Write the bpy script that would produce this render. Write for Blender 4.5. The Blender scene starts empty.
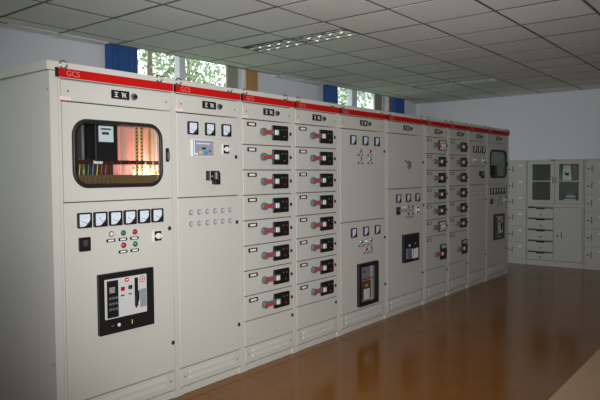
import bpy, math, random
from mathutils import Matrix, Vector
random.seed(7)
PI = math.pi
scn = bpy.context.scene
col = scn.collection

# ------------------------------------------------------------------ camera
cam_data = bpy.data.cameras.new('camera')
cam = bpy.data.objects.new('camera', cam_data)
col.objects.link(cam)
cam_data.sensor_width = 36.0
cam_data.lens = 36.42
cam_data.clip_start = 0.02
cam_data.clip_end = 300
yaw, pitch, roll = math.radians(38.2748), math.radians(-2.3801), math.radians(-0.4422)
fw = Vector((math.cos(pitch) * math.cos(yaw), math.cos(pitch) * math.sin(yaw), math.sin(pitch)))
rt = fw.cross(Vector((0, 0, 1))).normalized()
up = rt.cross(fw)
r2 = math.cos(roll) * rt + math.sin(roll) * up
u2 = -math.sin(roll) * rt + math.cos(roll) * up
CAM = Vector((-1.905, -3.278, 1.545))
M = Matrix((r2, u2, -fw)).transposed().to_4x4()
M.translation = CAM
cam.matrix_world = M
scn.camera = cam

# ------------------------------------------------------------------ world, lights, exposure
vs = scn.view_settings
scn.display_settings.display_device = 'sRGB'
vs.view_transform = 'Standard'
vs.look = 'None'
vs.gamma = 1.0
vs.use_curve_mapping = False
vs.exposure = 0.0

world = bpy.data.worlds.new('overcast_sky')
scn.world = world
world.use_nodes = True
wn = world.node_tree
wn.nodes.clear()
wo = wn.nodes.new('ShaderNodeOutputWorld')
bg = wn.nodes.new('ShaderNodeBackground')
bg.inputs['Color'].default_value = (0.86, 0.94, 1.0, 1)
bg.inputs['Strength'].default_value = 2.4
wn.links.new(bg.outputs[0], wo.inputs['Surface'])


def area(name, loc, target, size, energy, color):
    l = bpy.data.lights.new(name, 'AREA')
    l.shape = 'DISK'
    l.size = size
    l.energy = energy
    l.color = color
    o = bpy.data.objects.new(name, l)
    col.objects.link(o)
    o.location = loc
    o.rotation_euler = (Vector(target) - Vector(loc)).to_track_quat('-Z', 'Y').to_euler()
    return o


FLASH = 940
flash = bpy.data.lights.new('camera_flash', 'SPOT')        # the photographer's flash, just above the lens
flash.energy = FLASH
flash.shadow_soft_size = 0.12
flash.color = (1.0, 0.99, 0.98)
flash.spot_size = math.radians(78)
flash.spot_blend = 1.0
fo = bpy.data.objects.new('camera_flash', flash)
col.objects.link(fo)
fo.location = CAM + u2 * 0.12 - r2 * 0.05 - fw * 0.05
fo.rotation_euler = (fw + r2 * 0.08 + u2 * 0.03).to_track_quat('-Z', 'Y').to_euler()
area('compartment_fill', (0.72, 0.135, 1.525), (0.72, 0.20, 1.68), 0.10, 2.2, (1.0, 0.82, 0.74))  # added fill light inside the first cabinet, brightens its copper plates


# ------------------------------------------------------------------ materials
MATS = {}


def mat(name, color, rough=0.5, metal=0.0, spec=0.5, noise=0.0, nscale=20.0, bump=0.0, bscale=200.0,
        emit=None, estr=0.0, rnd=0.0):
    m = bpy.data.materials.new(name)
    m.use_nodes = True
    nt = m.node_tree
    b = nt.nodes['Principled BSDF']
    b.inputs['Roughness'].default_value = rough
    b.inputs['Metallic'].default_value = metal
    b.inputs['Specular IOR Level'].default_value = spec
    b.inputs['Base Color'].default_value = (*color, 1)
    tc = nt.nodes.new('ShaderNodeTexCoord')
    last = None
    if noise > 0:
        nz = nt.nodes.new('ShaderNodeTexNoise')
        nz.inputs['Scale'].default_value = nscale
        nz.inputs['Detail'].default_value = 4
        nt.links.new(tc.outputs['Object'], nz.inputs['Vector'])
        mr = nt.nodes.new('ShaderNodeMapRange')
        mr.inputs['To Min'].default_value = 1 - noise
        mr.inputs['To Max'].default_value = 1 + noise
        nt.links.new(nz.outputs['Fac'], mr.inputs['Value'])
        last = mr.outputs['Result']
    if rnd > 0:
        oi = nt.nodes.new('ShaderNodeObjectInfo')
        m2 = nt.nodes.new('ShaderNodeMapRange')
        m2.inputs['To Min'].default_value = 1 - rnd
        m2.inputs['To Max'].default_value = 1 + rnd
        nt.links.new(oi.outputs['Random'], m2.inputs['Value'])
        if last is None:
            last = m2.outputs['Result']
        else:
            mm = nt.nodes.new('ShaderNodeMath')
            mm.operation = 'MULTIPLY'
            nt.links.new(last, mm.inputs[0])
            nt.links.new(m2.outputs['Result'], mm.inputs[1])
            last = mm.outputs[0]
    if last is not None:
        vm = nt.nodes.new('ShaderNodeVectorMath')
        vm.operation = 'SCALE'
        vm.inputs[0].default_value = color
        nt.links.new(last, vm.inputs['Scale'])
        nt.links.new(vm.outputs[0], b.inputs['Base Color'])
    if bump > 0:
        n2 = nt.nodes.new('ShaderNodeTexNoise')
        n2.inputs['Scale'].default_value = bscale
        n2.inputs['Detail'].default_value = 3
        nt.links.new(tc.outputs['Object'], n2.inputs['Vector'])
        bp = nt.nodes.new('ShaderNodeBump')
        bp.inputs['Strength'].default_value = bump
        bp.inputs['Distance'].default_value = 0.002
        nt.links.new(n2.outputs['Fac'], bp.inputs['Height'])
        nt.links.new(bp.outputs[0], b.inputs['Normal'])
    if emit:
        b.inputs['Emission Color'].default_value = (*emit, 1)
        b.inputs['Emission Strength'].default_value = estr
    MATS[name] = m
    return m


def glass_mat(name, tint, glossy=0.06):
    m = bpy.data.materials.new(name)
    m.use_nodes = True
    nt = m.node_tree
    nt.nodes.clear()
    o = nt.nodes.new('ShaderNodeOutputMaterial')
    t = nt.nodes.new('ShaderNodeBsdfTransparent')
    t.inputs[0].default_value = (*tint, 1)
    g = nt.nodes.new('ShaderNodeBsdfGlossy')
    g.inputs['Roughness'].default_value = 0.03
    lw = nt.nodes.new('ShaderNodeLayerWeight')
    pw = nt.nodes.new('ShaderNodeMath')
    pw.operation = 'POWER'
    pw.inputs[1].default_value = 4.0
    nt.links.new(lw.outputs['Facing'], pw.inputs[0])
    fr = nt.nodes.new('ShaderNodeMath')
    fr.operation = 'MULTIPLY_ADD'
    fr.inputs[1].default_value = 0.5
    fr.inputs[2].default_value = glossy * 0.4
    nt.links.new(pw.outputs[0], fr.inputs[0])
    mx = nt.nodes.new('ShaderNodeMixShader')
    nt.links.new(fr.outputs[0], mx.inputs[0])
    nt.links.new(t.outputs[0], mx.inputs[1])
    nt.links.new(g.outputs[0], mx.inputs[2])
    nt.links.new(mx.outputs[0], o.inputs['Surface'])
    MATS[name] = m
    return m


paint = mat('cabinet_paint', (0.575, 0.572, 0.53), 0.55, spec=0.35, noise=0.025, nscale=3.0, bump=0.08, bscale=350)
joint_shade_mat = mat('joint_shade', (0.10, 0.10, 0.095), 0.7)  # dark colour standing for shade in the door joints
red = mat('stripe_red', (0.50, 0.008, 0.007), 0.7, spec=0.1, noise=0.03, nscale=6)
black = mat('black_plastic', (0.012, 0.012, 0.013), 0.4)
rubber = mat('black_rubber', (0.010, 0.010, 0.011), 0.55)
white = mat('white_plastic', (0.80, 0.80, 0.78), 0.4)
paper = mat('white_paper', (0.82, 0.82, 0.80), 0.8, noise=0.03, nscale=30)
dial = mat('meter_face', (0.72, 0.80, 0.90), 0.35, noise=0.03, nscale=30)
ink = mat('ink', (0.03, 0.035, 0.05), 0.6)
letter = mat('stripe_lettering', (0.56, 0.20, 0.17), 0.5)
chrome = mat('chrome', (0.75, 0.75, 0.74), 0.18, metal=1.0)
steel = mat('zinc_steel', (0.50, 0.50, 0.46), 0.35, metal=1.0, noise=0.06)
button_ring = mat('button_ring', (0.26, 0.26, 0.30), 0.4)
button_cap = mat('button_cap', (0.50, 0.50, 0.54), 0.35)
dark_grip = mat('dark_grip', (0.05, 0.05, 0.055), 0.4)
grey = mat('grey_plastic', (0.13, 0.15, 0.165), 0.45)
greyl = mat('light_grey_plastic', (0.46, 0.47, 0.47), 0.45)
lever_red = mat('lever_red', (0.62, 0.035, 0.03), 0.4)
lens_red = mat('red_lens', (0.45, 0.012, 0.015), 0.15)
lens_green = mat('green_lens', (0.008, 0.22, 0.12), 0.15)
lens_white = mat('white_lens', (0.62, 0.63, 0.62), 0.15)
lens_dark = mat('dark_lens', (0.10, 0.085, 0.07), 0.25)
blue = mat('blue_button', (0.05, 0.28, 0.70), 0.35)
yellow = mat('yellow_button', (0.75, 0.50, 0.12), 0.4)
screen_grey = mat('controller_face', (0.30, 0.33, 0.42), 0.35, noise=0.05)
breaker_face = mat('breaker_face', (0.62, 0.63, 0.63), 0.4)
breaker_grey = mat('breaker_grey', (0.28, 0.30, 0.34), 0.5, noise=0.15, nscale=60)
copper = mat('copper_plate', (0.86, 0.47, 0.42), 0.38, metal=0.35, noise=0.06, nscale=8)
brass = mat('brass_plate', (0.72, 0.55, 0.26), 0.36, metal=0.7, noise=0.06, nscale=10)
bus_dark = mat('painted_busbar', (0.05, 0.018, 0.016), 0.35)
bakelite = mat('brown_bakelite', (0.14, 0.085, 0.04), 0.5, noise=0.15, nscale=40)
bakelite_dark = mat('dark_bakelite', (0.05, 0.03, 0.022), 0.5, noise=0.15, nscale=20)
scale_ink = mat('scale_ink', (0.38, 0.44, 0.54), 0.6)
wire_y = mat('yellow_wire', (0.65, 0.50, 0.05), 0.5)
wire_g = mat('green_wire', (0.05, 0.30, 0.12), 0.5)
wire_b = mat('blue_wire', (0.10, 0.25, 0.55), 0.5)
wire_r = mat('red_wire', (0.50, 0.04, 0.04), 0.5)
pink = mat('sticker_pink', (0.80, 0.45, 0.47), 0.6)
wallm = mat('wall_paint', (0.72, 0.75, 0.80), 0.9, spec=0.2, noise=0.025, nscale=1.5, bump=0.1, bscale=120)
tilem = mat('ceiling_tile', (0.85, 0.86, 0.83), 0.95, spec=0.1, noise=0.05, nscale=60, bump=0.35, bscale=260, rnd=0.05)
gridm = mat('ceiling_grid_bar', (0.16, 0.16, 0.145), 0.7)
curtainm = mat('blue_curtain', (0.042, 0.11, 0.32), 0.9, spec=0.1, noise=0.10, nscale=40)
aluminium = mat('window_frame_paint', (0.66, 0.68, 0.70), 0.5, noise=0.02)
woodm = mat('orange_wood', (0.50, 0.27, 0.10), 0.5, noise=0.12, nscale=14)
sashm = mat('beige_sash_panel', (0.34, 0.32, 0.27), 0.8, noise=0.06, nscale=12)
locker = mat('locker_paint', (0.50, 0.51, 0.47), 0.5, spec=0.3, noise=0.03, nscale=4)
deskm = None
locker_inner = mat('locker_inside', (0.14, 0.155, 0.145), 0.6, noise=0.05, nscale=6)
leafm = mat('leaves', (0.30, 0.38, 0.19), 0.6, noise=0.35, nscale=3, rnd=0.15)
barkm = mat('bark', (0.16, 0.12, 0.08), 0.9, noise=0.3, nscale=12)
tilewall = mat('building_render', (0.75, 0.74, 0.71), 0.8, noise=0.04, nscale=1)
dark_win = mat('building_window', (0.12, 0.14, 0.16), 0.2)
ground_m = mat('ground_grass', (0.12, 0.18, 0.06), 0.9, noise=0.3, nscale=2)
teal = mat('teal_cloth', (0.16, 0.34, 0.34), 0.8, noise=0.2, nscale=20)
mirror = mat('louvre_aluminium', (0.80, 0.83, 0.76), 0.42, metal=0.85)
lamp_steel = mat('lamp_housing_steel', (0.30, 0.31, 0.28), 0.3, metal=1.0)
tube_w = mat('unlit_tube', (0.82, 0.84, 0.80), 0.3)
glass_clear = glass_mat('clear_glass', (0.93, 0.95, 0.94))
glass_grey = glass_mat('greyish_glass', (0.72, 0.76, 0.74))


def wood_floor():
    m = bpy.data.materials.new('brown_vinyl_floor')
    m.use_nodes = True
    nt = m.node_tree
    b = nt.nodes['Principled BSDF']
    tc = nt.nodes.new('ShaderNodeTexCoord')
    mp = nt.nodes.new('ShaderNodeMapping')
    mp.inputs['Scale'].default_value = (26, 1.4, 1)
    nt.links.new(tc.outputs['Object'], mp.inputs[0])
    n1 = nt.nodes.new('ShaderNodeTexNoise')
    n1.inputs['Scale'].default_value = 2.2
    n1.inputs['Detail'].default_value = 6
    nt.links.new(mp.outputs[0], n1.inputs['Vector'])
    n2 = nt.nodes.new('ShaderNodeTexNoise')
    n2.inputs['Scale'].default_value = 0.8
    nt.links.new(tc.outputs['Object'], n2.inputs['Vector'])
    cr = nt.nodes.new('ShaderNodeValToRGB')
    cr.color_ramp.elements[0].position = 0.28
    cr.color_ramp.elements[0].color = (0.180, 0.060, 0.004, 1)
    cr.color_ramp.elements[1].position = 0.75
    cr.color_ramp.elements[1].color = (0.262, 0.098, 0.008, 1)
    mx = nt.nodes.new('ShaderNodeMath')
    mx.operation = 'MULTIPLY_ADD'
    mx.inputs[1].default_value = 0.25
    nt.links.new(n2.outputs['Fac'], mx.inputs[0])
    sc = nt.nodes.new('ShaderNodeMath')
    sc.operation = 'MULTIPLY'
    sc.inputs[1].default_value = 0.75
    nt.links.new(n1.outputs['Fac'], sc.inputs[0])
    nt.links.new(sc.outputs[0], mx.inputs[2])
    nt.links.new(mx.outputs[0], cr.inputs[0])
    nt.links.new(cr.outputs[0], b.inputs['Base Color'])
    b.inputs['Roughness'].default_value = 0.15
    b.inputs['Specular IOR Level'].default_value = 0.28
    bp = nt.nodes.new('ShaderNodeBump')
    bp.inputs['Strength'].default_value = 0.06
    bp.inputs['Distance'].default_value = 0.002
    nt.links.new(n1.outputs['Fac'], bp.inputs['Height'])
    nt.links.new(bp.outputs[0], b.inputs['Normal'])
    return m


def desk_wood():
    m = bpy.data.materials.new('pale_desk_laminate')
    m.use_nodes = True
    nt = m.node_tree
    b = nt.nodes['Principled BSDF']
    tc = nt.nodes.new('ShaderNodeTexCoord')
    mp = nt.nodes.new('ShaderNodeMapping')
    mp.inputs['Scale'].default_value = (1.2, 22, 8)
    nt.links.new(tc.outputs['Object'], mp.inputs[0])
    n1 = nt.nodes.new('ShaderNodeTexNoise')
    n1.inputs['Scale'].default_value = 2.0
    n1.inputs['Detail'].default_value = 5
    nt.links.new(mp.outputs[0], n1.inputs['Vector'])
    cr = nt.nodes.new('ShaderNodeValToRGB')
    cr.color_ramp.elements[0].color = (0.20, 0.125, 0.065, 1)
    cr.color_ramp.elements[1].color = (0.27, 0.18, 0.10, 1)
    nt.links.new(n1.outputs['Fac'], cr.inputs[0])
    nt.links.new(cr.outputs[0], b.inputs['Base Color'])
    b.inputs['Roughness'].default_value = 0.45
    return m


floorm = wood_floor()
deskm = desk_wood()


# ------------------------------------------------------------------ mesh helpers
def rr(x0, x1, z0, z1, r, n=5):
    """rounded rectangle loop, counter-clockwise seen from -y"""
    r = min(r, (x1 - x0) / 2 - 1e-5, (z1 - z0) / 2 - 1e-5)
    pts = []
    for cx, cz, a0 in ((x1 - r, z0 + r, -PI / 2), (x1 - r, z1 - r, 0), (x0 + r, z1 - r, PI / 2), (x0 + r, z0 + r, PI)):
        for k in range(n + 1):
            a = a0 + k * PI / 2 / n
            pts.append((cx + r * math.cos(a), cz + r * math.sin(a)))
    return pts


class MB:
    def __init__(s):
        s.v, s.f, s.m, s.sm = [], [], [], []

    def face(s, idx, m=0, smooth=False):
        s.f.append(idx)
        s.m.append(m)
        s.sm.append(smooth)

    def box(s, x0, x1, y0, y1, z0, z1, m=0):
        b = len(s.v)
        for z in (z0, z1):
            s.v += [(x0, y0, z), (x1, y0, z), (x1, y1, z), (x0, y1, z)]
        for q in ((0, 3, 2, 1), (4, 5, 6, 7), (0, 1, 5, 4), (1, 2, 6, 5), (2, 3, 7, 6), (3, 0, 4, 7)):
            s.face([b + i for i in q], m)
        return s

    def plate(s, loop, yb, yf, m=0, ch=0.0, mf=None):
        """solid plate: loop (x,z), back at yb, front (smaller y) at yf, chamfer ch"""
        n = len(loop)
        b = len(s.v)
        cx = sum(p[0] for p in loop) / n
        cz = sum(p[1] for p in loop) / n
        hw = max(abs(p[0] - cx) for p in loop)
        hh = max(abs(p[1] - cz) for p in loop)
        rings = [(yb, 0)]
        if ch > 0:
            rings += [(yf + ch, 0), (yf, ch)]
        else:
            rings += [(yf, 0)]
        for y, c in rings:
            kx = (hw - c) / hw
            kz = (hh - c) / hh
            s.v += [(cx + (p[0] - cx) * kx, y, cz + (p[1] - cz) * kz) for p in loop]
        for r in range(len(rings) - 1):
            for i in range(n):
                j = (i + 1) % n
                s.face([b + r * n + i, b + r * n + j, b + (r + 1) * n + j, b + (r + 1) * n + i], m)
        s.face([b + (len(rings) - 1) * n + i for i in range(n)], m if mf is None else mf)
        s.face([b + i for i in reversed(range(n))], m)
        return s

    def ring(s, outer, inner, yb, yf, m=0, inset=0.0):
        n = len(outer)
        b = len(s.v)
        for loop, y in ((outer, yb), (outer, yf), (inner, yf), (inner, yb)):
            s.v += [(p[0], y, p[1]) for p in loop]
        for k in range(4):
            k2 = (k + 1) % 4
            for i in range(n):
                j = (i + 1) % n
                s.face([b + k * n + i, b + k * n + j, b + k2 * n + j, b + k2 * n + i], m)
        return s

    def cyl(s, x, z, y0, y1, r, m=0, n=14, r1=None, smooth=True, sx=1.0):
        """disc prism along y from y0 (back) to y1 (front)"""
        r1 = r if r1 is None else r1
        b = len(s.v)
        for y, q in ((y0, r), (y1, r1)):
            s.v += [(x + sx * q * math.cos(2 * PI * k / n), y, z + q * math.sin(2 * PI * k / n)) for k in range(n)]
        for k in range(n):
            j = (k + 1) % n
            s.face([b + k, b + j, b + n + j, b + n + k], m, smooth)
        s.face([b + n + k for k in range(n)], m)
        s.face([b + k for k in reversed(range(n))], m)
        return s

    def dome(s, x, z, y, r, h, m=0, n=12, rings=3):
        b = len(s.v)
        for i in range(rings):
            a = i * PI / 2 / rings
            s.v += [(x + r * math.cos(a) * math.cos(2 * PI * k / n), y - h * math.sin(a), z + r * math.cos(a) * math.sin(2 * PI * k / n)) for k in range(n)]
        t = len(s.v)
        s.v.append((x, y - h, z))
        for i in range(rings - 1):
            for k in range(n):
                j = (k + 1) % n
                s.face([b + i * n + k, b + i * n + j, b + (i + 1) * n + j, b + (i + 1) * n + k], m, True)
        for k in range(n):
            s.face([b + (rings - 1) * n + k, b + (rings - 1) * n + (k + 1) % n, t], m, True)
        s.face([b + k for k in reversed(range(n))], m)
        return s

    def tube(s, pts, r, m=0, n=8, closed=False, radii=None):
        pts = [Vector(p) for p in pts]
        L = len(pts)
        b = len(s.v)
        ref = None
        for i, p in enumerate(pts):
            if closed:
                d = pts[(i + 1) % L] - pts[i - 1]
            else:
                d = pts[min(i + 1, L - 1)] - pts[max(i - 1, 0)]
            d.normalize()
            if ref is None:
                ref = Vector((0, 0, 1)) if abs(d.z) < 0.9 else Vector((0, 1, 0))
            e1 = (ref - d * ref.dot(d)).normalized()
            ref = e1
            e2 = d.cross(e1)
            q = radii[i] if radii else r
            for k in range(n):
                a = 2 * PI * k / n
                s.v.append(tuple(p + e1 * (q * math.cos(a)) + e2 * (q * math.sin(a))))
        for i in range(L if closed else L - 1):
            i2 = (i + 1) % L
            for k in range(n):
                j = (k + 1) % n
                s.face([b + i * n + k, b + i * n + j, b + i2 * n + j, b + i2 * n + k], m, True)
        if not closed:
            s.face([b + k for k in reversed(range(n))], m)
            s.face([b + (L - 1) * n + k for k in range(n)], m)
        return s

    def mesh(s, name, mats):
        me = bpy.data.meshes.new(name)
        me.from_pydata(s.v, [], s.f)
        for q in (mats if isinstance(mats, (list, tuple)) else [mats]):
            me.materials.append(q)
        me.polygons.foreach_set('material_index', s.m)
        me.polygons.foreach_set('use_smooth', s.sm)
        me.update()
        return me


CACHE = {}


def shared(key, fn):
    if key not in CACHE:
        CACHE[key] = fn()
    return CACHE[key]


def put(name, mesh, parent=None, loc=(0, 0, 0), rot=None):
    o = bpy.data.objects.new(name, mesh)
    col.objects.link(o)
    o.location = loc
    if rot:
        o.rotation_euler = rot
    if parent:
        o.parent = parent
    return o


def thing(name, label, cat, loc=(0, 0, 0), rotz=0.0, group=None):
    o = bpy.data.objects.new(name, None)
    o.empty_display_size = 0.1
    col.objects.link(o)
    o.location = loc
    o.rotation_euler = (0, 0, rotz)
    o['label'] = label
    o['category'] = cat
    if group:
        o['group'] = group
    return o


def tag(o, label, cat, group=None):
    o['label'] = label
    o['category'] = cat
    if group:
        o['group'] = group
    return o


def struct(name, mesh=None, loc=(0, 0, 0)):
    o = bpy.data.objects.new(name, mesh)
    col.objects.link(o)
    o.location = loc
    o['kind'] = 'structure'
    return o


def text_mesh(txt, size, m):
    cu = bpy.data.curves.new('lettering', 'FONT')
    cu.body = txt
    cu.size = size
    cu.extrude = 0.0006
    cu.resolution_u = 3
    t = bpy.data.objects.new('lettering_source', cu)
    col.objects.link(t)
    dg = bpy.context.evaluated_depsgraph_get()
    me = bpy.data.meshes.new_from_object(t.evaluated_get(dg))
    bpy.data.objects.remove(t)
    bpy.data.curves.remove(cu)
    me.transform(Matrix.Rotation(PI / 2, 4, 'X'))
    me.materials.clear()
    me.materials.append(m)
    return me


# ------------------------------------------------------------------ room shell
CEIL = 2.915
X0, X1, Y0, Y1 = -6.0, 8.93, -6.6, 2.34
TX0, TDX, TY0, TDY = 0.645, 0.637, 1.285, 0.663
POCK = [(-2.00, 0.78), (1.86, 4.54), (5.66, 8.40)]        # curtain pockets in the ceiling
PY = 2.15
PTOP = 3.25

mb = MB().box(X0 - .2, X1 + .2, Y0 - .2, Y1 + .2, -0.12, 0.0)
struct('floor', mb.mesh('floor', floorm))
struct('wall_back', MB().box(X1, X1 + .2, Y0 - .2, Y1 + .2, 0.0, 3.4).mesh('wall_back', wallm))
struct('wall_front', MB().box(X0 - .2, X0, Y0 - .2, Y1 + .2, 0.0, 3.4).mesh('wall_front', wallm))
struct('wall_right', MB().box(X0, X1, Y0 - .2, Y0, 0.0, 3.4).mesh('wall_right', wallm))

WZ0, WZ1 = 1.0, 3.12
WIN = [(-1.55, 0.30), (2.30, 4.055), (6.04, 7.83)]
mb = MB()
xs = X0
for a, b in WIN:
    mb.box(xs, a, Y1, Y1 + .2, 0, 3.4)
    mb.box(a, b, Y1, Y1 + .2, 0, WZ0)
    mb.box(a, b, Y1, Y1 + .2, WZ1, 3.4)
    xs = b
mb.box(xs, X1, Y1, Y1 + .2, 0, 3.4)
struct('wall_left', mb.mesh('wall_left', wallm))

# ceiling: backing slab with curtain pockets; bars and tiles are its children
mb = MB()
mb.box(X0, X1, Y0, PY, CEIL + .03, CEIL + .10)
xs = X0
for a, b in POCK:
    mb.box(xs, a, PY, Y1, CEIL + .03, CEIL + .10)
    mb.box(a - .02, a, PY, Y1, CEIL + .10, PTOP)
    mb.box(b, b + .02, PY, Y1, CEIL + .10, PTOP)
    mb.box(a, b, PY - .02, PY, CEIL + .10, PTOP)
    mb.box(a - .02, b + .02, PY - .02, Y1, PTOP, PTOP + .05)
    xs = b
mb.box(xs, X1, PY, Y1, CEIL + .03, CEIL + .10)
ceiling = struct('ceiling', mb.mesh('ceiling', wallm))

bars = MB()
xlines = [TX0 + TDX * j for j in range(-11, 14)]
ylines = [TY0 + TDY * i for i in range(-12, 2)]
xlines = [x for x in xlines if X0 < x < X1]
ylines = [y for y in ylines if Y0 < y < Y1]
for y in ylines:
    bars.box(X0, X1, y - .012, y + .012, CEIL - .0015, CEIL + .03)
for x in xlines:
    bars.box(x - .014, x + .014, Y0, PY, CEIL - .002, CEIL + .03)
put('ceiling_grid', bars.mesh('ceiling_grid', gridm), ceiling)
trimb = MB()
for a, b in POCK:
    trimb.box(a, b, PY - .012, PY - .001, CEIL - .006, CEIL + .03)
put('pocket_edging', trimb.mesh('pocket_edging', gridm), ceiling)


def tile_mesh(w, d):
    def f():
        g = 0.0145
        c = 0.0008
        x0, x1, y0, y1 = g, w - g, g, d - g
        m = MB()
        m.v = [(x0, y0, .026), (x1, y0, .026), (x1, y1, .026), (x0, y1, .026),
               (x0, y0, .004), (x1, y0, .004), (x1, y1, .004), (x0, y1, .004),
               (x0 + c, y0 + c, -.002), (x1 - c, y0 + c, -.002), (x1 - c, y1 - c, -.002), (x0 + c, y1 - c, -.002)]
        for r in (0, 4):
            for i in range(4):
                j = (i + 1) % 4
                m.face([r + i, r + 4 + i, r + 4 + j, r + j])
        m.face([8, 11, 10, 9])
        m.face([0, 1, 2, 3])
        return m.mesh('ceiling_tile', tilem)
    return shared(('tile', round(w, 3), round(d, 3)), f)


LAMP_J = (3, 9)            # tile columns whose far half holds a light
xe = [X0] + xlines + [X1]
ye = [Y0] + ylines + [Y1]
for a, b in zip(xe[:-1], xe[1:]):
    for c, d in zip(ye[:-1], ye[1:]):
        segs = [(a, b, c, d)]
        if d > PY:                              # last, partial row is cut by the pockets
            segs = [(a, b, c, PY)]
            cuts = [a, b]
            for p, q in POCK:
                cuts += [t for t in (p, q) if a < t < b]
            cuts.sort()
            for s0, s1 in zip(cuts[:-1], cuts[1:]):
                mid = (s0 + s1) / 2
                if not any(p < mid < q for p, q in POCK):
                    segs.append((s0, s1, PY, Y1))
        for j in LAMP_J:
            lx1 = TX0 + TDX * (j + 1)
            if abs(b - lx1) < 1e-4 and c > TY0 - 2 * TDY - 1e-3 and d < TY0 + 1e-3:
                segs = [(a, b - TDX / 2, c, d)]
        for (p, q, r, s) in segs:
            if q - p > .05 and s - r > .05:
                o = put('ceiling_tile', tile_mesh(q - p, s - r), ceiling,
                        (p, r, CEIL + random.uniform(-.0015, .0015)))
                o.rotation_euler = (random.uniform(-.0012, .0012), random.uniform(-.0012, .0012), 0)

# recessed louvre lights
LW, LD = TDX / 2, 2 * TDY


def lamp_housing():
    m = MB()
    w, d, h = LW - .012, LD - .012, .024
    t = .012
    # flange
    m.box(0, t, 0, d, -.004, h)
    m.box(w - t, w, 0, d, -.004, h)
    m.box(t, w - t, 0, t, -.004, h)
    m.box(t, w - t, d - t, d, -.004, h)
    m.box(t, w - t, t, d - t, h - .004, h)
    return m.mesh('housing', lamp_steel)


def lamp_blade():
    m = MB()
    w = (LW - .036) / 2
    m.v = [(0, -.012, -.003), (w, -.012, -.003), (w, .012, -.003), (0, .012, -.003),
           (0, -.002, .012), (w, -.002, .012), (w, .002, .012), (0, .002, .012)]
    m.v = [(x, y * (1 + (z > 0) * 4) * .6, z) for x, y, z in m.v]
    for q in ((0, 3, 2, 1), (4, 5, 6, 7), (0, 1, 5, 4), (1, 2, 6, 5), (2, 3, 7, 6), (3, 0, 4, 7)):
        m.face(list(q))
    return m.mesh('louvre_blade', mirror)


def lamp_spine():
    m = MB()
    d = LD - .036
    v = [(-.004, 0, -.003), (.004, 0, -.003), (.012, 0, .014), (-.012, 0, .014)]
    m.v = v + [(x, d, z) for x, y, z in v]
    for q in ((0, 1, 2, 3), (7, 6, 5, 4), (0, 4, 5, 1), (1, 5, 6, 2), (2, 6, 7, 3), (3, 7, 4, 0)):
        m.face(list(q))
    return m.mesh('reflector', mirror)


for k, (j, lab) in enumerate(((3, 'long recessed ceiling light with silver louvres, nearer one above the drawer cabinets'),
                              (9, 'recessed louvred ceiling light at the far end close to the back wall'))):
    t = thing('ceiling_light', lab, 'ceiling light', (TX0 + TDX * (j + .5) + .006, TY0 - LD + .006, CEIL), 0,
              'recessed ceiling lights')
    put('housing', shared('lh', lamp_housing), t)
    wseg = (LW - .036) / 2
    for i in range(3):
        put('reflector', shared('ls', lamp_spine), t, (.012 + wseg * i, .012, 0))
    for c in range(2):
        x = .012 + wseg * c
        put('lamp_tube', shared('lt', lambda: MB().tube([(0, 0.02, 0), (0, LD - .05, 0)], .006, n=8).mesh('lamp_tube', tube_w)),
            t, (x + wseg / 2, 0.006, .0155))
        for i in range(1, 10):
            put('louvre_blade', shared('lb', lamp_blade), t, (x, LD * i / 10 - .006, 0))

# windows
for n, (a, b) in enumerate(WIN):
    w = struct('window_%d' % (n + 1), None, (a, Y1 + .06, WZ0))
    W_, H_ = b - a, WZ1 - WZ0
    m = MB()
    m.box(0, .05, 0, .08, 0, H_)
    m.box(W_ - (.05 if n != 2 else .085), W_, 0, .08, 0, H_)
    m.box(.05, W_ - .05, 0, .08, 0, .05)
    m.box(.05, W_ - .05, 0, .08, H_ - .05, H_)
    put('window_frame', m.mesh('window_frame', aluminium), w)
    mx = 0.669 if n != 2 else 0.674
    put('mullion', MB().box(mx, mx + (.091 if n != 2 else .154), -.01, .08, .05, H_ - .05).mesh('mullion', aluminium), w)
    put('pane', MB().box(.05, mx, .03, .036, .05, H_ - .05).mesh('pane', glass_clear), w)
    me_ = mx + (.091 if n != 2 else .154)
    px = W_ - (.255 if n != 2 else .33)
    put('pane', MB().box(me_, px, .03, .036, .05, H_ - .05).mesh('pane', glass_clear), w)
    put('sash_panel', MB().box(px, W_ - (.05 if n != 2 else .085), .02, .05, .05, H_ - .05).mesh('sash_panel', sashm), w)
    put('window_sill', MB().box(-.05, W_ + .05, -.10, .0, -.04, -.002).mesh('window_sill', aluminium), w)
    # timber board beside the window
    x = b - .012
    bd = MB()
    bd.box(x, x + .235, Y1 - .022, Y1 - .002, WZ0, PTOP - .02, 0)
    bd.box(x - .015, x, Y1 - .026, Y1 - .002, WZ0, PTOP - .02, 1)
    bd.box(x + .235, x + .25, Y1 - .026, Y1 - .002, WZ0, PTOP - .02, 1)
    struct('trim_%d' % (n + 1), bd.mesh('trim', [woodm, aluminium]))


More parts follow.
